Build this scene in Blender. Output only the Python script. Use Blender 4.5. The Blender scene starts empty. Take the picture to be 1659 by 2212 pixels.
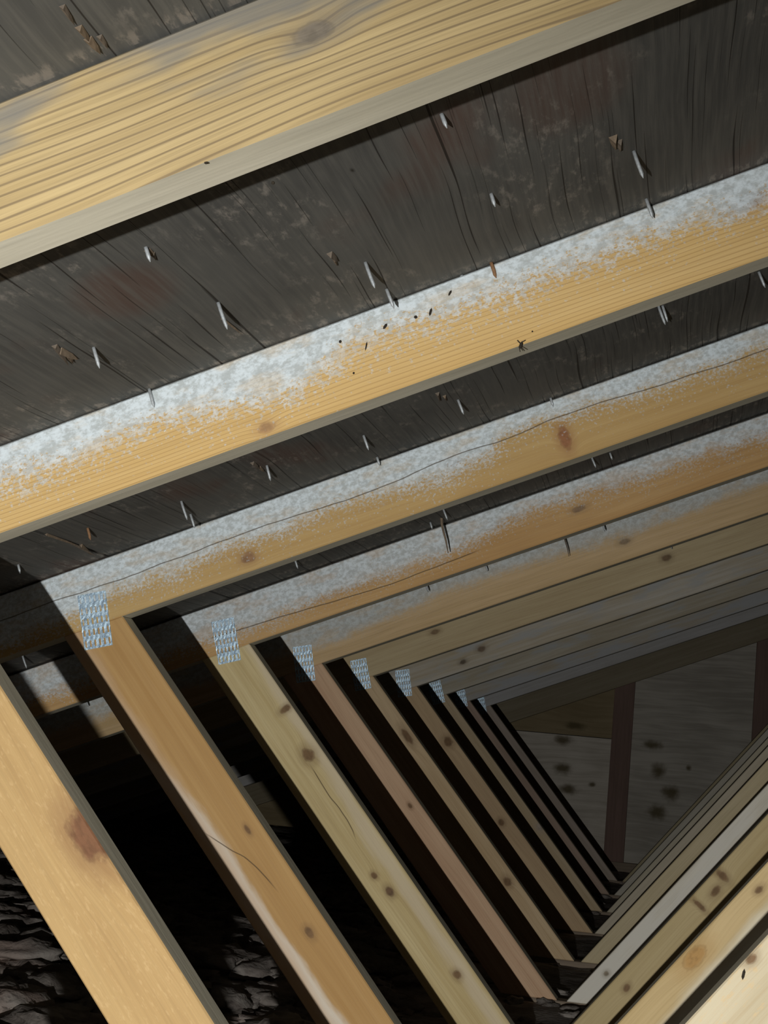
import bpy, bmesh, math, random
from mathutils import Vector, Matrix, noise
random.seed(7)
R_ = random.Random(11)

# ------------------------------------------------------------------ camera, world, light
H = 0.63                                   # eye height above the ceiling boards that form the attic floor
F_PX, YAW, PITCH, ROLL = 3274.77, -0.205155, 0.139850, 0.091171
FWD = Vector((math.sin(YAW)*math.cos(PITCH), math.cos(YAW)*math.cos(PITCH), math.sin(PITCH)))
_r0 = Vector((math.cos(YAW), -math.sin(YAW), 0)); _u0 = _r0.cross(FWD)
RGT = math.cos(ROLL)*_r0 + math.sin(ROLL)*_u0
UPV = -math.sin(ROLL)*_r0 + math.cos(ROLL)*_u0
scene = bpy.context.scene
COL = scene.collection
cam = bpy.data.cameras.new('camera')
cam.sensor_fit = 'HORIZONTAL'; cam.sensor_width = 36.0; cam.lens = F_PX/1659.0*36.0
cam.clip_start = 0.02; cam.clip_end = 60
camo = bpy.data.objects.new('camera', cam); COL.objects.link(camo)
camo.matrix_world = Matrix(((RGT.x, UPV.x, -FWD.x, 0), (RGT.y, UPV.y, -FWD.y, 0), (RGT.z, UPV.z, -FWD.z, H), (0, 0, 0, 1)))
scene.camera = camo

world = bpy.data.worlds.new('world'); scene.world = world; world.use_nodes = True
world.node_tree.nodes['Background'].inputs[0].default_value = (1.0, 0.93, 0.85, 1)
world.node_tree.nodes['Background'].inputs[1].default_value = 0.05

# hand-held torch, left, below and behind the lens (its place follows from the cast shadows)
lamp = bpy.data.lights.new('torch', 'SPOT'); lamp.energy = 158; lamp.color = (1.0, 0.985, 0.955)
lamp.spot_size = math.radians(92); lamp.spot_blend = 1.0; lamp.shadow_soft_size = 0.006
lo = bpy.data.objects.new('torch', lamp); COL.objects.link(lo)
lo.location = (-0.155, -0.399, H-0.2003)
lo.rotation_euler = Vector((-0.21, 1.0, -0.09)).to_track_quat('-Z', 'Y').to_euler()

vs_ = scene.view_settings
vs_.view_transform = 'Standard'; vs_.look = 'None'; vs_.gamma = 1.0; vs_.exposure = 0.0
vs_.use_curve_mapping = False

# ------------------------------------------------------------------ measured layout (metres, relative to the eye)
SP, W, T = 0.6096, 0.089, 0.038
D0 = 2.06302
RS, RZ = 0.399193, 0.556661                # roof slope, rafter top edge height at x = 0
WS, WX = 0.715770, -0.684154               # short web: lean and right edge at eye level
VS, VX = 0.667560, 0.211720                # long web
XP = 1.0                                   # ridge
ZC = -0.530                                # top of the bottom chords
XE = -2.70                                 # eave end
tan = math.tan; cos = math.cos; sin = math.sin
def YN(n): return D0 + SP*n
def ray(px, py): return FWD*F_PX + RGT*(px-829.5) - UPV*(py-1106)
def on_plane(px, py, y):
    d = ray(px, py); return d*(y/d.y)
def on_roof(px, py):
    d = ray(px, py); k = RZ*cos(RS)/(-sin(RS)*d.x + cos(RS)*d.z); return d*k
def roofz(x): return RZ + tan(RS)*x

# ------------------------------------------------------------------ materials
class G:
    def __init__(s, name):
        s.m = bpy.data.materials.new(name); s.m.use_nodes = True
        s.t = s.m.node_tree; s.t.nodes.clear()
        s.out = s.n('ShaderNodeOutputMaterial'); s.b = s.n('ShaderNodeBsdfPrincipled')
        s.t.links.new(s.b.outputs[0], s.out.inputs[0])
        tc = s.n('ShaderNodeTexCoord'); s.P = tc.outputs['Object']
        sx = s.n('ShaderNodeSeparateXYZ'); s.l(s.P, sx.inputs[0]); s.x, s.y, s.z = sx.outputs
    def n(s, k): return s.t.nodes.new(k)
    def l(s, a, b): s.t.links.new(a, b)
    def put(s, sock, v):
        if hasattr(v, 'is_linked'): s.l(v, sock)
        else: sock.default_value = v
    def M(s, op, a, b=0.0, c=0.0, clamp=False):
        n = s.n('ShaderNodeMath'); n.operation = op; n.use_clamp = clamp
        s.put(n.inputs[0], a); s.put(n.inputs[1], b); s.put(n.inputs[2], c); return n.outputs[0]
    def mix(s, f, a, b, mode='MIX'):
        n = s.n('ShaderNodeMix'); n.data_type = 'RGBA'; n.blend_type = mode
        s.put(n.inputs[0], f)
        for i, v in ((6, a), (7, b)):
            if isinstance(v, tuple): v = (v+(1,))[:4]
            s.put(n.inputs[i], v)
        return n.outputs[2]
    def vec(s, x, y, z):
        n = s.n('ShaderNodeCombineXYZ'); s.put(n.inputs[0], x); s.put(n.inputs[1], y); s.put(n.inputs[2], z); return n.outputs[0]
    def sc(s, a, b, c, o=(0, 0, 0)):
        n = s.n('ShaderNodeMapping'); s.l(s.P, n.inputs[0]); n.inputs[3].default_value = (a, b, c); n.inputs[1].default_value = o; return n.outputs[0]
    def noise(s, v, scale=1.0, det=3.0, rough=0.55, dist=0.0):
        n = s.n('ShaderNodeTexNoise'); s.l(v, n.inputs['Vector']); n.inputs['Scale'].default_value = scale
        n.inputs['Detail'].default_value = det; n.inputs['Roughness'].default_value = rough; n.inputs['Distortion'].default_value = dist
        return n.outputs[0]
    def mr(s, v, a, b, c=0.0, d=1.0, smooth=True):
        n = s.n('ShaderNodeMapRange'); n.interpolation_type = 'SMOOTHSTEP' if smooth else 'LINEAR'
        s.put(n.inputs[0], v); n.inputs[1].default_value = a; n.inputs[2].default_value = b; n.inputs[3].default_value = c; n.inputs[4].default_value = d
        return n.outputs[0]
    def curve(s, v, lo, hi, pts):
        n = s.n('ShaderNodeFloatCurve'); c = n.mapping.curves[0]
        pts = sorted(((min(max((u-lo)/(hi-lo), 0), 1), min(max(w, 0), 1)) for u, w in pts))
        while len(c.points) < len(pts): c.points.new(0.5, 0.5)
        for q, (a, b) in zip(c.points, pts): q.location = (a, b); q.handle_type = 'AUTO'
        n.mapping.update()
        s.l(s.M('DIVIDE', s.M('SUBTRACT', v, lo), hi-lo), n.inputs['Value']); return n.outputs[0]
    def bump(s, h, strength=0.3, dist=0.002):
        n = s.n('ShaderNodeBump'); n.inputs['Strength'].default_value = strength; n.inputs['Distance'].default_value = dist
        s.l(h, n.inputs['Height']); s.l(n.outputs[0], s.b.inputs['Normal'])
    def done(s, col, rough=0.75, metal=0.0, spec=0.25):
        s.put(s.b.inputs['Base Color'], (col+(1,))[:4] if isinstance(col, tuple) else col)
        s.put(s.b.inputs['Roughness'], rough); s.b.inputs['Metallic'].default_value = metal
        s.b.inputs['Specular IOR Level'].default_value = spec
        return s.m

def lumber(name, c1, c2, seed=0.0, ring=0.0, ringcol=(0.25, 0.14, 0.06), stain=None, knots=(), cracks=(), streaks=(), blotch=None,
           fleck=0.0, urange=(-1.2, 0.4), rough=0.72):
    """sawn softwood: local x along the grain, local z across it (0 at one edge, -0.089 at the other)"""
    g = G(name)
    def soft(c):                              # raw softwood is yellower than it is red
        k = 1-c[2]/max(c[0], 1e-4); return (c[0], c[1]*(1+0.11*k), c[2]*(1+0.32*k))
    c1, c2, ringcol = soft(c1), soft(c2), soft(ringcol)
    o = (seed*3.1, seed*1.7, seed*0.9)
    warp = g.M('MULTIPLY', g.M('SUBTRACT', g.noise(g.sc(1.6, 5, 9, o), 1.0, 2.0), 0.5), 0.030)
    zz = g.M('ADD', g.z, warp)
    for (ku, kv, ru, rv, kc) in knots:        # grain swings round a knot
        dx = g.M('DIVIDE', g.M('SUBTRACT', g.x, ku), ru*3); dz = g.M('DIVIDE', g.M('SUBTRACT', g.z, kv), rv*3)
        r2 = g.M('ADD', g.M('MULTIPLY', dx, dx), g.M('MULTIPLY', dz, dz))
        zz = g.M('ADD', zz, g.M('MULTIPLY', g.M('EXPONENT', g.M('MULTIPLY', r2, -2.5)), rv*0.9))
    gv = g.vec(g.M('MULTIPLY', g.x, 1.5), g.M('MULTIPLY', g.y, 30), g.M('MULTIPLY', zz, 75))
    g1 = g.noise(gv, 1.0, 3.0, 0.6)
    gv2 = g.vec(g.M('MULTIPLY', g.x, 9.0), g.M('MULTIPLY', g.y, 90), g.M('MULTIPLY', zz, 420))
    g2 = g.noise(gv2, 1.0, 2.0, 0.6)
    big = g.noise(g.sc(3.0, 8, 14, o), 1.0, 2.0)
    col = g.mix(g.mr(g.M('ADD', g.M('MULTIPLY', g1, 0.6), g.M('MULTIPLY', big, 0.4)), 0.33, 0.67), c1, c2)
    col = g.mix(g.mr(g2, 0.40, 0.75, 0.0, 0.28), col, ringcol)
    if ring:
        ph = g.M('MULTIPLY', g.M('ADD', zz, g.M('MULTIPLY', g.x, 0.012)), ring*6.2832)
        s = g.M('SINE', g.M('ADD', ph, g.M('MULTIPLY', g1, 3.0)))
        col = g.mix(g.mr(s, 0.62, 1.0, 0.0, 0.7), col, ringcol)
    if fleck:
        fl = g.noise(g.sc(110, 110, 330, o), 1.0, 2.0)
        col = g.mix(g.mr(fl, 0.55, 0.72, 0.0, fleck), col, (0.74, 0.53, 0.27))
    if blotch:
        bc, bsc, lo_, hi_, top = blotch
        b = g.noise(g.sc(bsc*0.45, bsc, bsc*1.7, (o[0]+3, o[1], o[2])), 1.0, 3.0, 0.55)
        b = g.M('ADD', b, g.M('MULTIPLY', g.M('ADD', g.z, 0.0445), top))
        col = g.mix(g.mr(b, lo_, hi_, 0.0, 0.85), col, bc)
    for (pts, wd, sc_, am) in streaks:         # long pale or dark streaks
        cv = g.curve(g.x, urange[0], urange[1], [(u, -v/0.1) for u, v in pts])
        wv = g.M('MULTIPLY', g.M('SUBTRACT', g.noise(g.sc(14, 10, 60, o), 1.0, 3.0), 0.5), 0.022)
        d = g.M('ABSOLUTE', g.M('ADD', g.M('ADD', g.z, wv), g.M('MULTIPLY', cv, 0.1)))
        col = g.mix(g.mr(d, wd*1.6, wd*0.35, 0.0, am), col, sc_)
    for (ku, kv, ru, rv, kc) in knots:
        wob = g.M('MULTIPLY', g.M('SUBTRACT', g.noise(g.sc(70, 70, 110, o), 1.0, 3.0), 0.5), 0.9)
        dx = g.M('DIVIDE', g.M('SUBTRACT', g.x, ku), ru); dz = g.M('DIVIDE', g.M('SUBTRACT', g.z, kv), rv)
        r = g.M('ADD', g.M('SQRT', g.M('ADD', g.M('MULTIPLY', dx, dx), g.M('MULTIPLY', dz, dz))), wob)
        col = g.mix(g.mr(r, 2.6, 0.8, 0.0, 0.40), col, kc)
        inner = g.mix(g.mr(g.noise(g.sc(90, 90, 160, o), 1.0, 3.0), 0.4, 0.65, 0.0, 0.6), kc, tuple(q*0.6 for q in kc))
        col = g.mix(g.mr(r, 1.22, 0.62, 0.0, 0.9), col, inner)
        ringm = g.M('MULTIPLY', g.mr(r, 0.82, 0.98), g.mr(r, 1.14, 1.0))
        col = g.mix(g.M('MULTIPLY', ringm, 0.15), col, tuple(q*0.35 for q in kc))
    h = g2
    if stain:                                  # white bloom creeping down from the sheathing
        cv = g.curve(g.x, urange[0], urange[1], stain['pts'])
        t = g.M('DIVIDE', g.z, -0.089)
        n1 = g.M('MULTIPLY', g.M('SUBTRACT', g.noise(g.sc(22, 22, 30, o), 1.0, 3.0), 0.5), 0.42)
        n2 = g.M('MULTIPLY', g.M('SUBTRACT', g.noise(g.sc(230, 230, 300, o), 1.0, 3.0, 0.65), 0.5), stain.get('grain', 1.3))
        m = g.M('ADD', g.M('ADD', g.M('SUBTRACT', cv, t), n1), n2)
        mk = g.mr(m, -0.05, 0.22, 0.0, stain.get('amt', 0.95))
        vo = g.n('ShaderNodeTexVoronoi'); g.l(g.sc(1, 1, 1, o), vo.inputs['Vector']); vo.inputs['Scale'].default_value = 190
        dots = g.M('MULTIPLY', g.mr(vo.outputs['Distance'], 0.34, 0.20), g.mr(m, -0.30, -0.05))
        mk = g.M('MAXIMUM', mk, g.M('MULTIPLY', dots, 0.7*stain.get('amt', 0.95)*min(1, stain.get('grain', 1.3))))
        thin = g.mr(g.noise(g.sc(16, 16, 45, (o[0]+7, o[1], o[2])), 1.0, 4.0, 0.65), 0.34, 0.52, 0.68, 1.0)
        mk = g.M('MULTIPLY', mk, thin)
        dens = g.mr(g.M('ADD', g.M('SUBTRACT', cv, t), n1), 0.0, 0.40, 0.62, 1.0)
        fine = g.noise(g.sc(120, 120, 160, o), 1.0, 3.0, 0.7)
        wc = g.mix(g.mr(fine, 0.35, 0.65), stain['c2'], stain['c1'])
        col = g.mix(g.M('MULTIPLY', mk, dens), col, wc)
        h = g.M('ADD', g.M('MULTIPLY', g2, 0.5), g.M('MULTIPLY', g.M('MULTIPLY', mk, fine), 2.0))
    for (pts, wd) in cracks:
        cv = g.curve(g.x, urange[0], urange[1], [(u, -v/0.1) for u, v in pts])
        d = g.M('ABSOLUTE', g.M('ADD', g.M('ADD', g.z, g.M('MULTIPLY', cv, 0.1)), g.M('MULTIPLY', g.M('SUBTRACT', g.noise(g.sc(14, 1, 1, o), 1.0, 2.0), 0.5), 0.006)))
        ends = g.M('MULTIPLY', g.mr(g.x, pts[0][0]-0.02, pts[0][0]+0.01), g.mr(g.x, pts[-1][0]+0.02, pts[-1][0]-0.01))
        cm = g.M('MULTIPLY', g.mr(d, wd, wd*0.4), ends)
        col = g.mix(g.M('MULTIPLY', cm, 0.78), col, (0.08, 0.055, 0.03))
    g.bump(h, 0.35, 0.0012)
    return g.done(col, rough)

ORANGE = ((0.47, 0.28, 0.092), (0.56, 0.36, 0.135))
WHITE = dict(c1=(0.70, 0.80, 0.86), c2=(0.47, 0.53, 0.55))
def st(pts, **k): return dict(WHITE, pts=pts, **k)

edge_mat = lumber('lumber_edge_grey', (0.58, 0.52, 0.37), (0.70, 0.635, 0.47), 5.3, 0, (0.44, 0.40, 0.30))
rafter_mats = {
 -2: lumber('rafter_bold_grain', (0.39, 0.265, 0.11), (0.53, 0.38, 0.17), 1.0, 150, (0.17, 0.115, 0.06),
            knots=[(-0.283, -0.036, 0.012, 0.007, (0.21, 0.18, 0.14))], blotch=((0.21, 0.205, 0.185), 17, 0.56, 0.80, 7.5)),
 -1: lumber('rafter_white_bloom', (0.60, 0.365, 0.12), (0.68, 0.44, 0.165), 2.0, 240, (0.42, 0.24, 0.08),
            stain=st([(-1.2, .6), (-.794, .56), (-.716, .60), (-.635, .52), (-.561, .66), (-.485, .70), (-.434, .66), (-.379, .50), (-.305, .50), (-.232, .50), (-.158, .46), (-.086, .46), (.032, .56), (.4, .6)]),
            knots=[(-0.502, -0.0800, 0.009, 0.005, (0.42, 0.25, 0.12)), (0.02, -0.030, 0.016, 0.009, (0.40, 0.27, 0.17))]),
 0: lumber('rafter_long_crack', *ORANGE, 3.0, 0, (0.36, 0.19, 0.07),
            stain=st([(-1.2, .95), (-.955, .88), (-.892, .72), (-.798, .74), (-.71, .62), (-.66, .70), (-.6, .62), (-.547, .60), (-.478, .66), (-.405, .74), (-.34, .70), (-.30, .45), (-.234, .42), (-.133, .50), (-.035, .52), (.07, .50), (.4, .5)], grain=1.1),
            cracks=[([(-1.1, -.037), (-1.002, -.037), (-.9, -.038), (-.775, -.0354), (-.653, -.0347), (-.507, -.0387), (-.386, -.030), (-.298, -.0315), (-.214, -.0265), (-.096, -.0319), (.073, -.0358), (.2, -.036)], 0.0011)],
            knots=[(-.702, -.0701, .010, .007, (.30, .17, .09)), (-.225, -.0577, .008, .017, (.30, .13, .06)), (-.385, -.038, .010, .006, (.38, .24, .14))]),
 1: lumber('rafter_pale_grey_bloom', (0.50, 0.27, 0.09), (0.60, 0.36, 0.14), 4.0, 0, (0.30, 0.16, 0.07),
            stain=st([(-1.2, .8), (-.966, .80), (-.867, .86), (-.736, .74), (-.557, .74), (-.42, .62), (-.375, .52), (-.243, .46), (-.159, .54), (-.031, .54), (.101, .58), (.4, .6)], grain=.9, amt=.9),
            cracks=[([(-.95, -.060), (-.8, -.064), (-.6, -.0715), (-.45, -.066)], .0013)],
            knots=[(-.245, -.0545, .012, .005, (.26, .17, .10))]),
 2: lumber('rafter_grey_over_tan', (0.561, 0.366, 0.159), (0.683, 0.464, 0.232), 5.0, 0, (0.30, 0.19, 0.09),
            stain=dict(c1=(.60, .68, .71), c2=(.44, .48, .48), pts=[(-1.2, .6), (-.963, .62), (-.882, .68), (-.715, .58), (-.546, .42), (-.336, .46), (-.129, .52), (.142, .40), (.4, .4)], grain=.35, amt=.85),
            knots=[(-.182, -.05, .012, .006, (.30, .22, .14))]),
 3: lumber('rafter_plain_brown', (0.53, 0.39, 0.20), (0.62, 0.48, 0.26), 6.0, 0, (0.30, 0.18, 0.09), knots=[(-.09, -.038, .012, .008, (.20, .13, .07)), (-.713, -.028, .012, .006, (.26, .17, .09))]),
 4: lumber('rafter_grey_streaked', (0.488, 0.390, 0.244), (0.610, 0.561, 0.464), 7.0, 0, (0.26, 0.21, 0.14), blotch=((.46, .47, .46), 22, .45, .70, 2), knots=[(-.674, -.045, .012, .008, (.2, .14, .09)), (-.738, -.064, .010, .006, (.12, .09, .06))]),
 5: lumber('rafter_olive_grey', (0.439, 0.366, 0.244), (0.561, 0.512, 0.403), 8.0, 0, (0.24, 0.19, 0.12), blotch=((.44, .46, .46), 20, .46, .7, 4)),
 6: lumber('rafter_grey_tan', (0.464, 0.378, 0.256), (0.549, 0.512, 0.427), 9.0, 0, (0.24, 0.19, 0.12), blotch=((.46, .48, .50), 18, .45, .7, -3)),
 7: lumber('rafter_blue_grey', (0.464, 0.451, 0.427), (0.549, 0.549, 0.549), 10.0, 0, (0.28, 0.25, 0.2)),
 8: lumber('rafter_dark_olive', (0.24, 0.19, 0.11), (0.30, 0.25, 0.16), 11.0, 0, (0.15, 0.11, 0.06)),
}
KR = (0.21, 0.095, 0.05); KD = (0.20, 0.115, 0.055)
UW = (-0.4, 0.9); UV = (-0.9, 1.2)
web_mats = {
 -2: lumber('web_tan', (0.62, 0.41, 0.18), (0.72, 0.5, 0.24), 21.0, 0, urange=UW),
 -1: lumber('web_big_red_knot', (0.46, 0.265, 0.095), (0.56, 0.35, 0.135), 22.0, 0, (0.34, 0.21, 0.085), knots=[(.171, -.006, .029, .017, KR)], fleck=0.28, urange=UW),
 0: lumber('web_pale_streak', (0.42, 0.222, 0.068), (0.52, 0.30, 0.105), 23.0, 0, (0.38, 0.21, 0.08), urange=UW,
           knots=[(.354, -.027, .008, .005, KD), (.192, -.020, .007, .003, KD)],
           streaks=[([(-.3, -.1), (-.05, -.1), (.08, -.078), (.16, -.068), (.30, -.070), (.40, -.066), (.6, -.060)], .010, (.72, .66, .56), .85), ([(-.3, -.085), (.0, -.080), (.6, -.085)], .016, (.56, .40, .26), .7)],
           cracks=[([(.170, -.068), (.200, -.055), (.240, -.038), (.27, -.034)], .0012)]),
 1: lumber('web_olive_with_knots', (0.56, 0.40, 0.165), (0.70, 0.54, 0.26), 24.0, 0, (0.32, 0.21, 0.09), urange=UW,
           knots=[(.061, -.025, .013, .010, KD), (.301, -.050, .006, .005, KD), (.339, -.043, .009, .006, (.16, .09, .05)), (.519, -.0275, .008, .006, KD), (-.031, -.013, .006, .010, KD)],
           streaks=[([(-.3, .0), (.08, -.005), (.2, -.014), (.4, -.016), (.8, -.02)], .012, (.70, .60, .44), .6)],
           cracks=[([(.09, -.034), (.14, -.036), (.18, -.033), (.22, -.037)], .0013)]),
 2: lumber('web_rosy_brown', (0.537, 0.317, 0.171), (0.659, 0.427, 0.244), 25.0, 0, (0.33, 0.19, 0.10), urange=UW, knots=[(.2, -.02, .006, .004, KD)]),
 3: lumber('web_brown_dark_knot', (0.537, 0.354, 0.171), (0.683, 0.488, 0.268), 26.0, 0, (0.30, 0.19, 0.09), urange=UW, knots=[(.011, -.018, .022, .008, KD), (.453, -.022, .012, .009, KD)]),
 4: lumber('web_warm_brown', (0.537, 0.354, 0.183), (0.634, 0.439, 0.232), 27.0, 0, (0.30, 0.19, 0.10), urange=UW, knots=[(.02, -.02, .014, .012, KD), (.30, -.03, .01, .008, KD)]),
 5: lumber('web_dull_tan', (0.512, 0.366, 0.195), (0.610, 0.464, 0.281), 28.0, 0, (0.28, 0.19, 0.10), urange=UW, knots=[(.368, -.006, .012, .010, (.5, .42, .34))]),
 6: lumber('web_dark_rose', (0.390, 0.268, 0.183), (0.488, 0.342, 0.244), 29.0, 0, (0.22, 0.15, 0.10), urange=UW),
 7: lumber('web_grey_rose', (0.415, 0.329, 0.244), (0.512, 0.415, 0.329), 30.0, 0, (0.24, 0.18, 0.12), urange=UW),
}
long_mats = {
 -2: lumber('long_web_cream', (0.66, 0.47, 0.22), (0.76, 0.58, 0.32), 41.0, 0, urange=UV),
 -1: lumber('long_web_light_cream', (0.56, 0.45, 0.265), (0.66, 0.55, 0.35), 42.0, 0, (0.50, 0.33, 0.15), fleck=0.5, urange=UV, knots=[(-.223, -.004, .006, .004, KD)]),
 0: lumber('long_web_yellow_pale_edge', (0.56, 0.38, 0.15), (0.68, 0.48, 0.22), 43.0, 0, (0.42, 0.27, 0.11), urange=UV,
           streaks=[([(-.9, -.085), (-.33, -.062), (-.2, -.060), (.2, -.07), (1.2, -.07)], .022, (.86, .83, .68), .95)],
           knots=[(-.318, -.014, .020, .010, (.50, .29, .10)), (-.197, -.0154, .006, .004, KD)]),
 1: lumber('long_web_tan_knots', (0.47, 0.335, 0.14), (0.56, 0.42, 0.20), 44.0, 0, (0.36, 0.24, 0.11), urange=UV,
           knots=[(-.266, -.0228, .010, .006, KD), (-.239, -.014, .006, .012, KD), (-.302, -.0193, .004, .013, KD), (-.487, -.0237, .007, .005, KD)]),
 2: lumber('long_web_bleached', (0.70, 0.62, 0.47), (0.82, 0.76, 0.62), 45.0, 0, (0.42, 0.37, 0.28), urange=UV, blotch=((.80, .77, .68), 18, .42, .6, 0), knots=[(-.575, -.0205, .006, .005, (.3, .24, .16))]),
 3: lumber('long_web_olive_tan', (0.561, 0.439, 0.232), (0.659, 0.525, 0.305), 46.0, 0, (0.34, 0.26, 0.13), urange=UV),
 4: lumber('long_web_grey_tan', (0.537, 0.451, 0.305), (0.610, 0.525, 0.378), 47.0, 0, (0.34, 0.27, 0.17), urange=UV),
 5: lumber('long_web_drab', (0.512, 0.439, 0.293), (0.573, 0.500, 0.354), 48.0, 0, (0.32, 0.26, 0.17), urange=UV),
 6: lumber('long_web_grey', (0.512, 0.464, 0.366), (0.561, 0.512, 0.403), 49.0, 0, (0.32, 0.28, 0.2), urange=UV),
 7: lumber('long_web_brown_drab', (0.403, 0.317, 0.171), (0.464, 0.378, 0.220), 50.0, 0, (0.24, 0.18, 0.09), urange=UV),
}
chord_mat = lumber('bottom_chord_dark_brown', (0.20, 0.15, 0.10), (0.28, 0.21, 0.14), 60.0, 0, (0.14, 0.10, 0.07), urange=(-3, 5))  # even dark brown, darker than the webs
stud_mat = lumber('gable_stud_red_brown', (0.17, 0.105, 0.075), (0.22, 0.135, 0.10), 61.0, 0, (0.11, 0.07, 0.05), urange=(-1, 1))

def sheathing_mat(name, c1, c2, seed):
    """weathered plywood underside: local y is the grain"""
    g = G(name); o = (seed, seed*2, 0)
    big = g.noise(g.sc(5, 2.2, 1, o), 1.0, 4.0, 0.6)
    col = g.mix(g.mr(big, 0.35, 0.65), c1, c2)
    red = g.noise(g.sc(6, 3.0, 1, (seed+9, 4, 0)), 1.0, 3.0)
    col = g.mix(g.mr(red, 0.57, 0.72, 0.0, 0.55), col, (0.120, 0.058, 0.040))
    for (ru_, ry_, ra, rb_, am) in ((-0.535, 1.20, 0.05, 0.07, 0.55), (-0.13, 1.13, 0.06, 0.09, 0.45), (-0.50, 0.62, 0.06, 0.10, 0.5)):
        dx = g.M('DIVIDE', g.M('SUBTRACT', g.x, ru_), ra); dy = g.M('DIVIDE', g.M('SUBTRACT', g.y, ry_), rb_)
        rr = g.M('ADD', g.M('ADD', g.M('MULTIPLY', dx, dx), g.M('MULTIPLY', dy, dy)), g.M('MULTIPLY', red, 0.8))
        col = g.mix(g.mr(rr, 1.6, 0.5, 0.0, am), col, (0.125, 0.062, 0.042))
    wx = g.M('ADD', g.x, g.M('MULTIPLY', g.M('SUBTRACT', g.noise(g.sc(4, 1.6, 1, o), 1.0, 2.0), 0.5), 0.035))
    fib = g.noise(g.vec(g.M('MULTIPLY', wx, 190), g.M('MULTIPLY', g.y, 7), 0.0), 1.0, 3.0, 0.6)
    col = g.mix(g.mr(fib, 0.35, 0.72, 0.0, 0.5), col, (0.165, 0.160, 0.142))
    scuff = g.noise(g.sc(85, 26, 1, o), 1.0, 4.0, 0.7)
    patch = g.noise(g.sc(8, 6, 1, (seed+2, 7, 0)), 1.0, 2.0)
    sm = g.M('MULTIPLY', g.mr(scuff, 0.50, 0.70), g.mr(patch, 0.44, 0.64))
    col = g.mix(g.M('MULTIPLY', sm, 0.6), col, (0.34, 0.31, 0.27))
    ph = g.M('FRACT', g.M('DIVIDE', g.M('SUBTRACT', g.y, D0-10*SP), SP))         # paler rubbed strip against each rafter
    rim = g.M('MULTIPLY', g.mr(ph, 0.962, 0.985), g.mr(scuff, 0.46, 0.60))
    col = g.mix(g.M('MULTIPLY', rim, 0.5), col, (0.32, 0.285, 0.24))
    # drying checks along the grain
    def checks(freq, wd, sd, lo_, hi_):
        xs = g.M('MULTIPLY', wx, freq); cell = g.M('FLOOR', xs); fr = g.M('SUBTRACT', xs, cell)
        wn = g.n('ShaderNodeTexWhiteNoise'); wn.noise_dimensions = '1D'; g.l(g.M('ADD', cell, sd+seed), wn.inputs['W'])
        d = g.M('DIVIDE', g.M('ABSOLUTE', g.M('SUBTRACT', fr, g.M('MULTIPLY_ADD', wn.outputs['Value'], 0.6, 0.2))), freq)
        gt = g.noise(g.vec(g.M('MULTIPLY', cell, 5.37), g.M('MULTIPLY', g.y, 3.2), sd+seed), 1.0, 1.0)
        ww = g.mr(gt, lo_, hi_, 0.0, wd)
        return g.M('MULTIPLY', g.mr(g.M('SUBTRACT', d, ww), 0.0003, -0.0003), g.mr(gt, lo_, lo_+0.03))
    cm = g.M('MAXIMUM', checks(48, 0.0010, 1.0, 0.55, 0.74), checks(110, 0.0005, 9.0, 0.54, 0.75))
    col = g.mix(g.M('MULTIPLY', cm, 0.85), col, (0.022, 0.018, 0.014))
    g.bump(g.M('SUBTRACT', g.M('MULTIPLY', fib, 0.6), cm), 0.5, 0.002)
    return g.done(col, 0.85, 0.0, 0.15)
sheet_mats = [sheathing_mat('plywood_dark_%d' % i, (0.086, 0.086, 0.080), (0.124, 0.124, 0.114), 1.7+3.3*i) for i in range(3)]

def gable_mat(name, c1, c2, seed, knots=()):
    g = G(name); o = (seed, 0, seed)
    wz = g.M('ADD', g.z, g.M('MULTIPLY', g.M('SUBTRACT', g.noise(g.sc(2, 1, 5, o), 1.0, 2.0), 0.5), 0.08))
    a = g.noise(g.vec(g.M('MULTIPLY', g.x, 3), 0.0, g.M('MULTIPLY', wz, 60)), 1.0, 4.0, 0.6)
    b = g.noise(g.sc(3, 1, 5, o), 1.0, 3.0)
    col = g.mix(g.mr(g.M('ADD', g.M('MULTIPLY', a, 0.55), g.M('MULTIPLY', b, 0.45)), 0.36, 0.64), c1, c2)
    for (kx, kz, rx, rz_) in knots:
        wob = g.M('MULTIPLY', g.M('SUBTRACT', g.noise(g.sc(25, 1, 25, o), 1.0, 3.0), 0.5), 1.3)
        dx = g.M('DIVIDE', g.M('SUBTRACT', g.x, kx), rx); dz = g.M('DIVIDE', g.M('SUBTRACT', g.z, kz), rz_)
        r = g.M('ADD', g.M('SQRT', g.M('ADD', g.M('MULTIPLY', dx, dx), g.M('MULTIPLY', dz, dz))), wob)
        col = g.mix(g.mr(r, 1.3, 0.2, 0.0, 0.9), col, (0.10, 0.078, 0.036))
    g.bump(a, 0.3, 0.002)
    return g.done(col, 0.85, 0.0, 0.15)

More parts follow.
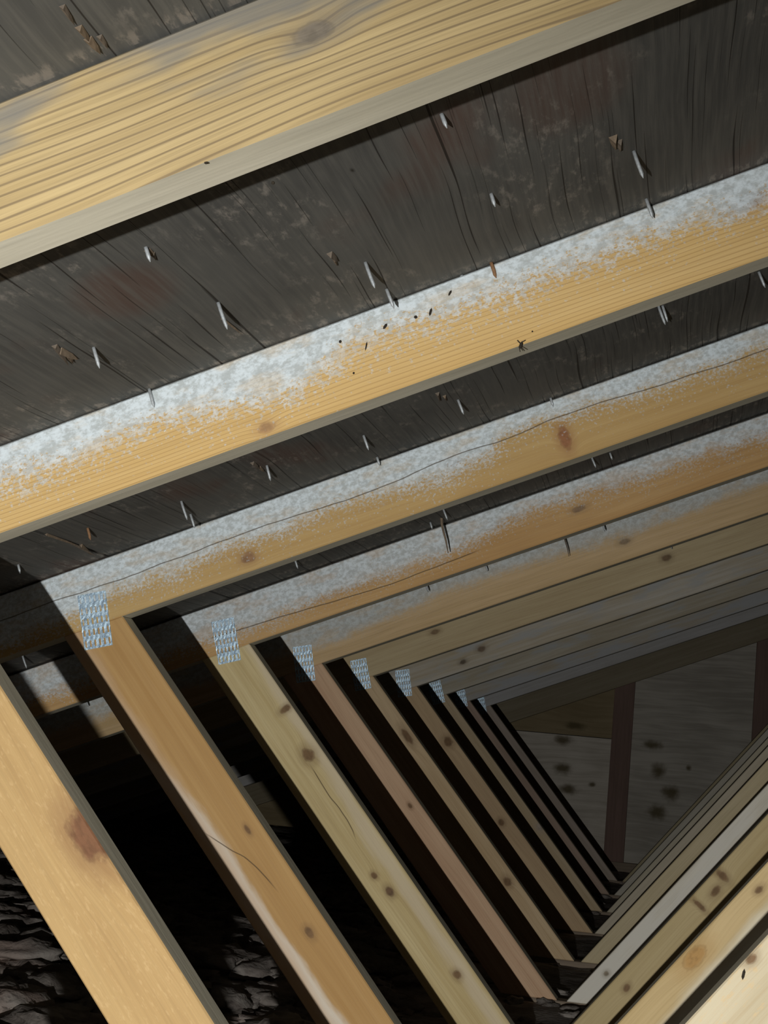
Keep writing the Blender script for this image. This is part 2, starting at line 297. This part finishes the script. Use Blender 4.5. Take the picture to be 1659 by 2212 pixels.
def plain(name, c, rough=0.8, metal=0.0, spec=0.2, var=0.3, scale=60):
    g = G(name); n = g.noise(g.sc(1, 1, 1), scale, 3.0)
    col = g.mix(g.mr(n, 0.35, 0.65, 0.0, var), c, tuple(q*0.5 for q in c))
    g.bump(n, 0.2, 0.001)
    return g.done(col, rough, metal, spec)
felt_mat = plain('roofing_felt', (0.02, 0.02, 0.02))
board_mat = plain('floor_board', (0.35, 0.33, 0.30))
wall_mat = plain('eave_board', (0.10, 0.085, 0.07))
nail_mat = plain('galvanised_nail', (0.52, 0.56, 0.58), 0.5, 0.35, 0.4, 0.5, 300)
rust_mat = plain('rusty_nail', (0.30, 0.17, 0.09), 0.8, 0.0, 0.2, 0.5, 300)
splinter_mat = plain('torn_wood', (0.24, 0.185, 0.13), 0.85, 0, 0.15, 0.5, 200)
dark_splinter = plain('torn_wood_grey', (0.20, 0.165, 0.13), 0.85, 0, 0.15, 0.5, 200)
speck_mat = plain('dark_speck', (0.035, 0.028, 0.02), 0.8)
def plate_material():
    g = G('galvanised_plate'); n = g.noise(g.sc(1, 1, 1), 260, 3.0); c = g.noise(g.sc(1, 1, 1), 70, 2.0)
    col = g.mix(g.mr(n, 0.35, 0.65), (0.40, 0.54, 0.68), (0.66, 0.86, 1.0))
    g.bump(n, 0.5, 0.0012)
    return g.done(col, g.mr(c, 0.3, 0.7, 0.42, 0.58), 0.6, 0.5)
plate_mat = plate_material()
def insul_material():
    g = G('loose_insulation'); a = g.noise(g.sc(1, 1, 1), 14, 4.0, 0.65); b = g.noise(g.sc(1, 1, 1), 5, 2.0); c = g.noise(g.sc(1, 1, 1), 90, 3.0)
    col = g.mix(g.mr(a, 0.38, 0.62), (0.15, 0.13, 0.115), (0.27, 0.245, 0.22))
    col = g.mix(g.mr(b, 0.55, 0.68, 0.0, 0.6), col, (0.33, 0.25, 0.21))
    g.bump(g.M('ADD', a, g.M('MULTIPLY', c, 0.4)), 0.7, 0.01)
    return g.done(col, 0.95, 0.0, 0.05)
insul_mat = insul_material()

# ------------------------------------------------------------------ helpers
def obj(name, me, mats, parent=None):
    if isinstance(me, bmesh.types.BMesh):
        bm = me; me = bpy.data.meshes.new(name); bm.to_mesh(me); bm.free()
    o = bpy.data.objects.new(name, me); COL.objects.link(o)
    if not me.materials:
        for m in (mats if isinstance(mats, (list, tuple)) else [mats]): me.materials.append(m)
    if parent: o.parent = parent
    return o
def empty(name, loc):
    o = bpy.data.objects.new(name, None); COL.objects.link(o); o.location = loc; o.empty_display_size = 0.1; return o
def tag(o, label=None, cat=None, group=None, kind=None):
    for k, v in (('label', label), ('category', cat), ('group', group), ('kind', kind)):
        if v: o[k] = v
    return o
def prism(poly, t, bevel=0.0016):
    bm = bmesh.new()
    a = [bm.verts.new((u, 0, v)) for u, v in poly]; b = [bm.verts.new((u, t, v)) for u, v in poly]
    n = len(poly)
    bm.faces.new(a); bm.faces.new(b[::-1])
    for i in range(n): bm.faces.new((a[i], b[i], b[(i+1) % n], a[(i+1) % n]))
    bmesh.ops.recalc_face_normals(bm, faces=bm.faces)
    if bevel: bmesh.ops.bevel(bm, geom=list(bm.edges), offset=bevel, segments=1, affect='EDGES')
    for f in bm.faces: f.material_index = 0 if abs(f.normal.y) > 0.6 else 1
    return bm
def box(x0, x1, y0, y1, z0, z1):
    bm = bmesh.new(); bmesh.ops.create_cube(bm, size=1)
    for v in bm.verts: v.co = Vector(((x0+x1)/2+v.co.x*(x1-x0), (y0+y1)/2+v.co.y*(y1-y0), (z0+z1)/2+v.co.z*(z1-z0)))
    return bm
def member(name, parent, base, poly, origin, ang, y, t, mats):
    """poly in world (x, z rel. eye); local x along `ang`, local z across; parent sits unrotated at base"""
    c, s = cos(ang), sin(ang); ox, oz = origin
    loc = [((x-ox)*c+(z-oz)*s, -(x-ox)*s+(z-oz)*c) for x, z in poly]
    o = obj(name, prism(loc, t), mats, parent)
    o.rotation_euler = (0, -ang, 0)
    o.location = Vector((ox, y, oz+H))-Vector(base)
    return o
mir = lambda p: (2*XP-p[0], p[1])

# connector plate: punched slots are real holes
def plate_mesh():
    w, h, t = 0.043, 0.080, 0.0012
    xs = [0]; nx, nz = 6, 5
    px = w/nx
    for i in range(nx): xs += [i*px+px*0.31, i*px+px*0.69]
    xs.append(w)
    zs = [0]; pz = h/nz
    for j in range(nz): zs += [j*pz+pz*0.20, j*pz+pz*0.78]
    zs.append(h)
    bm = bmesh.new(); vv = {}
    def V(i, j):
        if (i, j) not in vv: vv[(i, j)] = bm.verts.new((xs[i]-w/2, -t, zs[j]-h/2))
        return vv[(i, j)]
    for i in range(len(xs)-1):
        for j in range(len(zs)-1):
            if i % 2 == 1 and j % 2 == 1: continue
            bm.faces.new((V(i, j), V(i+1, j), V(i+1, j+1), V(i, j+1)))
    for v in bm.verts: v.co.y -= 0.0003*(0.5+0.5*math.sin(v.co.x*900+v.co.z*300))
    ex = bmesh.ops.extrude_face_region(bm, geom=list(bm.faces))
    for e in ex['geom']:
        if isinstance(e, bmesh.types.BMVert): e.co.y = 0.0002
    bmesh.ops.recalc_face_normals(bm, faces=bm.faces)
    me = bpy.data.meshes.new('connector_plate'); bm.to_mesh(me); bm.free(); me.materials.append(plate_mat); return me
PLATE = plate_mesh()

# ------------------------------------------------------------------ setting: roof deck, floor, walls
deck = obj('ceiling', bmesh.new(), felt_mat)
bm = bmesh.new()
Y0, Y1 = -1.2, 6.975
def roof_prism(bm, x0, x1, y0, y1, h0, h1, side=1):
    vs = []
    for y in (y0, y1):
        for x, h in ((x0, h0), (x1, h0), (x1, h1), (x0, h1)):
            X_ = x-sin(RS)*h; Z_ = roofz(x)+cos(RS)*h
            if side < 0: X_ = 2*XP-X_
            vs.append(bm.verts.new((X_, y, Z_+H)))
    for f in ((0, 1, 2, 3), (7, 6, 5, 4), (0, 4, 5, 1), (1, 5, 6, 2), (2, 6, 7, 3), (3, 7, 4, 0)): bm.faces.new([vs[i] for i in f])
roof_prism(bm, XE, XP+0.004, Y0, Y1, 0.0150, 0.0190); roof_prism(bm, XE, XP+0.004, Y0, Y1, 0.0150, 0.0190, -1)
bmesh.ops.recalc_face_normals(bm, faces=bm.faces); bm.to_mesh(deck.data); bm.free()
tag(deck, 'dark weathered plywood roof deck above the rafters', kind='structure')
rows = [(-3.0, -2.123), (-2.123, -0.903), (-0.903, 0.317), (0.317, XP/cos(RS))]
for side in (1, -1):
    for ri, (u0, u1) in enumerate(rows):
        cuts = [Y0] + [YN(n)+T/2 for n in ((-1, 3, 7) if ri % 2 else (-3, 1, 5))] + [Y1]
        cuts = sorted(c for c in cuts if Y0 <= c <= Y1)
        for k in range(len(cuts)-1):
            a, b = cuts[k]+0.001, cuts[k+1]-0.001
            if b-a < 0.1: continue
            bm = box(max(u0, XE/cos(RS))+0.0025, u1-0.0025, a, b, 0.0015, 0.0140)
            bmesh.ops.bevel(bm, geom=list(bm.edges), offset=0.001, segments=1, affect='EDGES')
            s = obj('plywood_sheet', bm, sheet_mats[(ri+k) % 3], deck)
            s.location = (0 if side > 0 else 2*XP, 0, RZ+H)
            s.rotation_euler = (0, -RS, 0) if side > 0 else (0, -RS, math.pi)
            if side < 0:
                s.rotation_euler = (0, RS, 0)
                for v in s.data.vertices: v.co.x = -v.co.x
                s.data.flip_normals()

fl = tag(obj('floor', box(XE, 2*XP-XE, Y0, Y1, -0.015, 0.0), board_mat), 'ceiling board hidden under loose insulation', kind='structure')
tag(obj('wall_left', box(XE-0.02, XE, Y0, Y1, 0.0, roofz(XE)+H+0.02), wall_mat), 'low dark eave board where rafters meet floor', kind='structure')
tag(obj('wall_right', box(2*XP-XE, 2*XP-XE+0.02, Y0, Y1, 0.0, roofz(XE)+H+0.02), wall_mat), 'low dark eave board on the far slope', kind='structure')

YG = YN(8)+T
gk = [(-.524, -.115, .045, .028), (-.49, -.205, .05, .028), (-.13, .025, .05, .022), (-.098, -.086, .035, .036), (-.039, -.178, .042, .036), (-.09, -.269, .048, .036), (.033, -.061, .014, .014), (-.384, -.174, .018, .012), (-.528, .012, .045, .024)]
g_low = gable_mat('gable_ply_grey', (0.44, 0.40, 0.335), (0.62, 0.575, 0.50), 2.0, gk)
g_up = gable_mat('gable_ply_brown', (0.23, 0.18, 0.10), (0.31, 0.25, 0.15), 5.0, [(-.48, .08, .05, .02)])
g_right = gable_mat('gable_ply_beam_dim', (0.33, 0.305, 0.26), (0.50, 0.47, 0.41), 3.0, gk)  # lower tone stands in for the torch beam falling off to the right
back = obj('wall_back', bmesh.new(), felt_mat)
def gable_poly(x0, x1, z0, z1=None):
    top = lambda x: (roofz(x) if x <= XP else roofz(2*XP-x))
    lim = lambda x: min(top(x), z1) if z1 is not None else top(x)
    pts = [(x0, z0), (x1, z0)]
    n = 14
    for i in range(n+1):
        x = x1+(x0-x1)*i/n; pts.append((x, max(lim(x), z0+0.001)))
    return pts
bmw = prism([(x, z+H) for x, z in gable_poly(XE, 2*XP-XE, -H)], 0.01, 0)
for v in bmw.verts: v.co.y += YG+0.0135
bmw.to_mesh(back.data); bmw.free()
tag(back, 'plywood gable end wall with dark knots behind a red-brown stud', kind='structure')
for (x0, x1, z0, z1, m) in ((XE, -1.49, -H, None, g_up), (-1.488, -0.269, -H, 0.035, g_low), (-1.488, -0.269, 0.038, None, g_up), (-0.267, 0.952, -H, None, g_right), (0.954, 2.17, -H, None, g_low), (2.172, 2*XP-XE, -H, None, g_up)):
    o = obj('plywood_sheet', prism(gable_poly(x0, x1, z0, z1), 0.012, 0.0), [m, m], back)
    o.location = (0, YG+0.0008, H)

# ------------------------------------------------------------------ trusses
W_OFF = {-1: .0030, 0: -.0053, 1: .0075, 2: .0008, 3: -.0037, 4: .0045, 5: .002, 6: -.002, 7: .001}
V_OFF = {-1: .0030, 0: -.0050, 1: -.0036, 2: -.0023, 3: .0051, 4: .0051, 5: .001, 6: .003, 7: -.002}
R_DZ = {0: -.001, 1: -.0026, 3: .0045}
LABELS = {
 -2: 'nearest truss, bold-grained tan rafter without white bloom across the top',
 -1: 'second truss from the camera, white-topped orange rafter, web with big red-brown knot',
 0: 'third truss from the camera, rafter split by a long crack, web with a pale streak',
 1: 'fourth truss from the camera, second with a full connector plate showing, knotty olive-tan web',
 2: 'fifth truss from the camera, grey-topped rafter and plain rosy-brown web',
 3: 'sixth truss from the camera, plain brown rafter without any grey or white',
 4: 'seventh truss from the camera, fifth connector plate counted from the left',
 5: 'eighth truss from the camera, third in front of the gable end',
 6: 'ninth truss from the camera, last one with a clearly shining connector plate',
 7: 'tenth truss from the camera, blue-grey rafter, last before the gable end',
 8: 'gable end truss with upright red-brown studs against the plywood wall'}
rb = W/cos(RS)
def rafter_poly(x0, x1, d=W):
    k = d/cos(RS); return [(x0, roofz(x0)-k), (x1, roofz(x1)-k), (x1, roofz(x1)), (x0, roofz(x0))]
def hit_rafter(px, slope_x, k):     # line x = px + slope_x*z against rafter underside
    z = (RZ-k+tan(RS)*px)/(1-tan(RS)*slope_x); return (px+slope_x*z, z)
TRUSS = {}
plate_info = {-1: (-.838, .115, 0), 0: (-.838, .113, 0), 1: (-.828, .128, .03), 2: (-.832, .121, -.04), 3: (-.832, .128, .02), 4: (-.829, .133, -.05), 5: (-.826, .131, .06), 6: (-.832, .136, .02), 7: (-.834, .125, 0)}
for n in range(-2, 9):
    y = YN(n); base = (XP, y, 0.0)
    gable = n == 8
    t = empty('gable_truss' if gable else 'roof_truss', base); TRUSS[n] = t
    tag(t, LABELS[n], 'truss', None if gable else 'roof trusses in a row')
    dz = R_DZ.get(n, 0.0)
    d = 0.150 if gable else W
    rp = [(x, z+dz) for x, z in rafter_poly(XE+0.003, XP-0.001, d)]
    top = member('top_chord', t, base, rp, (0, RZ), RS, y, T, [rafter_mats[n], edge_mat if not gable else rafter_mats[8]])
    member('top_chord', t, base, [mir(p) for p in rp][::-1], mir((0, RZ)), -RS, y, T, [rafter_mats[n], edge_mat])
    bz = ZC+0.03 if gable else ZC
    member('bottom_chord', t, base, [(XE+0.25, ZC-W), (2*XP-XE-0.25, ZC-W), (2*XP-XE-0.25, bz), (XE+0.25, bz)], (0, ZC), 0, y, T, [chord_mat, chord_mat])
    if gable:
        for k in range(-3, 4):
            xc = -0.268+0.61*k
            if not (XE+0.4 < xc < 2*XP-XE-0.4): continue
            zt = lambda x: (roofz(x) if x < XP else roofz(2*XP-x))-d/cos(RS)
            if zt(xc) < bz+0.1: continue
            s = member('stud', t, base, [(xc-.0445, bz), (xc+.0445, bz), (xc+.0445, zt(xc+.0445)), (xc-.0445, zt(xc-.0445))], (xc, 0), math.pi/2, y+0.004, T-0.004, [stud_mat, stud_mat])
        continue
    e = W_OFF.get(n, 0)/cos(WS); wxr = WX+e; wxl = wxr-W/cos(WS); tw = -tan(WS)
    kk = d/cos(RS)-dz
    wp = [(wxl+tw*ZC, ZC), (wxr+tw*ZC, ZC), hit_rafter(wxr, tw, kk), hit_rafter(wxl, tw, kk)]
    member('web', t, base, wp, (wxr, 0), WS-math.pi/2, y, T, [web_mats[n], edge_mat])
    member('web', t, base, [mir(p) for p in wp][::-1], mir((wxr, 0)), math.pi/2-WS+math.pi, y, T, [web_mats[n], edge_mat])
    e = -V_OFF.get(n, 0)/cos(VS); vl = VX+e; vr = vl+W/cos(VS); tv = tan(VS)
    xb = max(vl+tv*ZC, wxr+tw*ZC+0.002)
    zx = (XP-0.001-vr)/tv
    vp = [(vl+tv*ZC, ZC), (vr+tv*ZC, ZC), (XP-0.001, zx), (XP-0.001, roofz(XP-0.001)-kk), hit_rafter(vl, tv, kk)]
    if vl+tv*ZC < wxr+tw*ZC+0.002:
        zq = (xb-vl)/tv; vp = [(xb, zq), (xb, ZC)]+vp[1:]
    member('long_web', t, base, vp, (vl, 0), math.pi/2-VS, y, T, [long_mats[n], edge_mat])
    member('long_web', t, base, [mir(p) for p in vp][::-1], mir((vl, 0)), VS+math.pi/2, y, T, [long_mats[n], edge_mat])
    if n in plate_info:
        x, z, a = plate_info[n]
        for yy, ry in ((y-0.0003, 0), (y+T+0.0003, math.pi)):
            p = obj('connector_plate', PLATE, None, t); p.location = (x-XP, yy-y, z+H)
            p.rotation_euler = (0, -(0.262+a) if ry == 0 else 0, 0)
            if ry: p.rotation_euler = (0, 0.262+a, math.pi)

# ------------------------------------------------------------------ roofing nails and splinters under the deck
def nail_mesh(L, r, mat, bend=0.0):
    bm = bmesh.new(); prev = None; seg = 8
    for (h, rr, off) in ((0.003, r, 0), (-L*0.5, r, bend*0.4), (-L+0.004, r*0.95, bend), (-L, r*0.15, bend)):
        ring = [bm.verts.new((off+rr*cos(2*math.pi*i/seg), rr*sin(2*math.pi*i/seg), h)) for i in range(seg)]
        if prev:
            for i in range(seg): bm.faces.new((prev[i], prev[(i+1) % seg], ring[(i+1) % seg], ring[i]))
        else: bm.faces.new(ring)
        prev = ring
    bm.faces.new(prev[::-1]); bmesh.ops.recalc_face_normals(bm, faces=bm.faces)
    me = bpy.data.meshes.new('roofing_nail'); bm.to_mesh(me); bm.free(); me.materials.append(mat)
    for p in me.polygons: p.use_smooth = True
    return me
NAILS = [nail_mesh(0.021, 0.0018, nail_mat), nail_mesh(0.027, 0.0018, nail_mat, 0.001), nail_mesh(0.013, 0.0018, nail_mat), nail_mesh(0.017, 0.0019, rust_mat, -0.001)]
def to_deck(P, lift=0.0015):       # rel-eye point on rafter-top plane, lifted to the sheet's underside
    return Vector((P.x-sin(RS)*lift, P.y, P.z+cos(RS)*lift+H))
def nail(P, k, lean=(0, 0)):
    o = obj('roofing_nail', NAILS[k], None, deck); o.location = to_deck(P)
    o.rotation_euler = (lean[0], -RS+lean[1], R_.uniform(0, 0.2)); return o
nail_px = [(472, 657, 1), (203, 754, 0), (790, 570, 1), (836, 628, 0), (1062, 422, 2), (1370, 330, 1), (1397, 433, 0), (323, 843, 0), (955, 250, 2), (316, 538, 2),
           (392, 1085, 1), (412, 1113, 0), (577, 1008, 0), (786, 943, 0), (990, 866, 0), (1422, 660, 1), (1432, 663, 0), (40, 1222, 2), (815, 990, 2), (1190, 862, 2),
           (636, 1206, 0), (958, 1101, 0), (1278, 988, 0), (1318, 980, 2), (930, 1130, 2), (1062, 570, 3), (190, 1143, 3), (998, 598, 2), (48, 1415, 1), (1640, 590, 0)]
for px, py, k in nail_px: nail(on_roof(px, py), k, (R_.uniform(-.08, .08), R_.uniform(-.06, .06)))
taken = [on_roof(px, py) for px, py, k in nail_px]
for i in range(-14, 8):
    x = -0.067+0.1245*i
    y = 0.25+R_.uniform(0, .2)
    while y < 6.85:
        P = Vector((x+R_.uniform(-.01, .01), y, 0)); P.z = roofz(P.x)
        y += R_.uniform(.25, .42)
        if x > XP-0.05: break
        if P.y < 2.7 and x > -1.05: continue                       # seen close up: placed one by one above
        if abs(((P.y-D0) % SP)-T/2) < 0.03: continue
        nail(P, R_.choice((0, 0, 1, 2)), (R_.uniform(-.1, .1), R_.uniform(-.1, .1)))
def splinter(P, L, w, hgt, yaw, tilt, mat, parent=deck, name='wood_splinter'):
    bm = bmesh.new()
    pts = [(-w/2, 0, 0), (w/2, 0, 0), (0, 0, -hgt), (-w/3, L*0.55, -hgt*0.2), (w/3, L*0.6, -hgt*0.1), (0, L*0.6, -hgt*0.9), (0, L, -hgt*0.4)]
    v = [bm.verts.new(p) for p in pts]
    for f in ((0, 1, 2), (0, 3, 4, 1), (1, 4, 5, 2), (2, 5, 3, 0), (3, 6, 4), (4, 6, 5), (5, 6, 3)): bm.faces.new([v[i] for i in f])
    bmesh.ops.recalc_face_normals(bm, faces=bm.faces)
    o = obj(name, bm, mat, parent); o.location = to_deck(P, 0.0012)
    o.rotation_euler = Matrix.Rotation(-RS, 3, 'Y').to_euler() if not (yaw or tilt) else (Matrix.Rotation(-RS, 3, 'Y') @ Matrix.Rotation(yaw, 3, 'Z') @ Matrix.Rotation(tilt, 3, 'X')).to_euler()
    return o
for px, py, L, w, hg, mat in [(118, 748, .045, .006, .004, dark_splinter), (128, 756, .035, .007, .006, splinter_mat), (145, 766, .02, .006, .005, splinter_mat), (712, 548, .022, .006, .006, dark_splinter), (722, 560, .016, .004, .004, splinter_mat),
                              (1325, 296, .022, .008, .008, splinter_mat), (1338, 305, .016, .006, .006, dark_splinter), (318, 542, .014, .006, .004, splinter_mat), (330, 548, .014, .004, .004, dark_splinter), (545, 1000, .03, .006, .005, dark_splinter), (560, 1010, .02, .005, .004, splinter_mat),
                              (945, 850, .03, .006, .005, dark_splinter), (960, 856, .02, .005, .005, splinter_mat), (100, 1155, .10, .004, .003, splinter_mat), (150, 1172, .09, .004, .003, dark_splinter), (175, 1178, .05, .005, .005, splinter_mat),
                              (480, 690, .05, .003, .002, splinter_mat), (170, 60, .02, .005, .004, splinter_mat), (190, 85, .018, .006, .004, splinter_mat), (135, 15, .02, .004, .003, dark_splinter), (215, 80, .014, .004, .003, dark_splinter)]:
    splinter(on_roof(px, py), L, w, hg, R_.uniform(-.15, .15), R_.uniform(-.12, 0), mat)
# long splinter before the fourth rafter; dark stick as shadow line before the fifth
def hanging_stick(p_top, p_tip, y, r, mat):
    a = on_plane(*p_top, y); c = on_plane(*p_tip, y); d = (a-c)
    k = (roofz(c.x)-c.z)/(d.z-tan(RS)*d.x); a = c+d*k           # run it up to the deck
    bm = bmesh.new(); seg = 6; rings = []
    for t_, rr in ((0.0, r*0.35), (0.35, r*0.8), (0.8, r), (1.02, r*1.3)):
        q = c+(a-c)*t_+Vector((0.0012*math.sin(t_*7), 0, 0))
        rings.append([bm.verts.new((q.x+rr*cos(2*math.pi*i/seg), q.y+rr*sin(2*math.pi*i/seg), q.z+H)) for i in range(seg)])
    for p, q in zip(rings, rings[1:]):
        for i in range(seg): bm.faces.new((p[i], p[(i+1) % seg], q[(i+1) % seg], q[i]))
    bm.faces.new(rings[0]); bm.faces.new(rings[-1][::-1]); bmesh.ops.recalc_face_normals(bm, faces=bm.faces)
    obj('splinter_or_shadow_stick', bm, mat, deck)
hanging_stick((948, 1098), (968, 1195), YN(1)-0.055, 0.0022, splinter_mat)
hanging_stick((1221, 1166), (1229, 1202), YN(2)-0.05, 0.0017, dark_splinter)  # dark stick stands in for a shadow line on the rafter
# ------------------------------------------------------------------ specks and an insect on the second rafter
def blob(sx, sy, sz, seg=8):
    bm = bmesh.new(); bmesh.ops.create_icosphere(bm, subdivisions=1, radius=1)
    for v in bm.verts:
        k = 1+0.25*noise.noise(v.co*2.1); v.co = Vector((v.co.x*sx*k, v.co.y*sy*k, v.co.z*sz*k))
    return bm
def speck(px, py, n, sx, sz, rot):
    P = on_plane(px, py, YN(n)-0.0008); t = TRUSS[n]
    o = obj('dark_speck', blob(sx, 0.0012, sz), speck_mat, t); o.location = Vector((P.x, P.y, P.z+H))-t.location; o.rotation_euler = (0, rot, 0)
for px, py, n, sx, sz, rot in [(832, 705, -1, .0016, .0036, .5), (735, 738, -1, .0016, .0018, 0), (898, 685, -1, .0020, .0018, .3), (930, 674, -1, .0014, .0044, .15), (791, 748, -1, .0008, .005, .1), (972, 633, -1, .0012, .0034, .4), (764, 806, -1, .0011, .0013, 0), (1606, 2105, -1, .0016, .0052, .1), (1150, 716, -1, .0009, .0009, 0), (590, 395, -2, .0012, .0012, 0), (445, 352, -2, .0012, .0009, 0)]:
    speck(px, py, n, sx, sz, rot)
P = on_plane(1125, 746, YN(-1)-0.002)
ins = empty('insect', (P.x, P.y, P.z+H)); tag(ins, 'tiny dark insect clinging to the lower edge of the white-topped orange rafter', 'insect')
b = obj('body', blob(.0018, .0015, .0045), speck_mat, ins); b.rotation_euler = (0, .25, 0)
for (dx, dz, ln, an) in ((.001, -.002, .005, 2.4), (-.001, -.003, .004, 2.9), (.001, .003, .004, 1.0), (-.001, .002, .004, -.8)):
    bm = box(-.0004, .0004, -.0004, .0004, 0, ln)
    q = obj('leg', bm, speck_mat, ins); q.location = (dx, -.0005, dz); q.rotation_euler = (0.15, an, 0)

# ------------------------------------------------------------------ loose insulation on the floor
def hgt(x, y):
    p = Vector((x*7, y*7, 0)); q = Vector((x*22, y*22, 3))
    k = min(max((-0.45-x)/0.35, 0), 1)                              # deeper towards the eave
    return -0.540+0.034*k+(0.008+0.012*k)*noise.noise(p)+(0.004+0.008*k)*noise.noise(q)+0.006*noise.noise(Vector((x*1.5, y*1.5, 9)))
bm = bmesh.new()
NX, NY = 170, 200
xa, xb_ = XE+0.01, 2*XP-XE-0.01
grid = [[bm.verts.new((xa+(xb_-xa)*i/NX, Y0+(6.93-Y0)*j/NY, H+hgt(xa+(xb_-xa)*i/NX, Y0+(6.93-Y0)*j/NY))) for j in range(NY+1)] for i in range(NX+1)]
for i in range(NX):
    for j in range(NY): bm.faces.new((grid[i][j], grid[i+1][j], grid[i+1][j+1], grid[i][j+1]))
tmp = bmesh.new(); bmesh.ops.create_icosphere(tmp, subdivisions=3, radius=1)
tv_ = [v.co.copy() for v in tmp.verts]; tf = [[v.index for v in f.verts] for f in tmp.faces]; tmp.free()
shapes = []
for k in range(14):                                                  # a few lumpy tufts, reused turned and stretched
    sd = Vector((k*3.1, k*1.7, 5))
    shapes.append([v*(1+0.55*noise.noise(v*1.3+sd)+0.38*noise.noise(v*3.1+sd)+0.20*noise.noise(v*7+sd)) for v in tv_])
for k in range(1500):
    left = k % 5 != 0
    if left: x = R_.uniform(-2.2, -0.5); y = R_.uniform(1.9, 5.6); a = R_.choice((R_.uniform(.02, .04), R_.uniform(.04, .085))); c = a*R_.uniform(.16, .34)
    else: x = R_.uniform(-0.5, 0.6); y = R_.uniform(1.9, 6.8); a = R_.uniform(.015, .04); c = min(a*.3, .010)
    z = hgt(x, y)+c*(0.15 if left else 0.0)
    mt = Matrix.Translation((x, y, z+H)) @ Matrix.Rotation(R_.uniform(0, 6.28), 4, 'Z') @ Matrix.Rotation(R_.uniform(-.25, .25), 4, 'X') @ Matrix.Diagonal((a, a*R_.uniform(.45, .8), c, 1))
    nv = [bm.verts.new(mt @ v) for v in shapes[k % 14]]
    for f in tf: bm.faces.new([nv[i] for i in f])
for f in bm.faces: f.smooth = True
ins_o = obj('insulation', bm, insul_mat)
tag(ins_o, 'grey-brown clumpy loose-fill insulation covering the attic floor', 'insulation', kind='stuff')
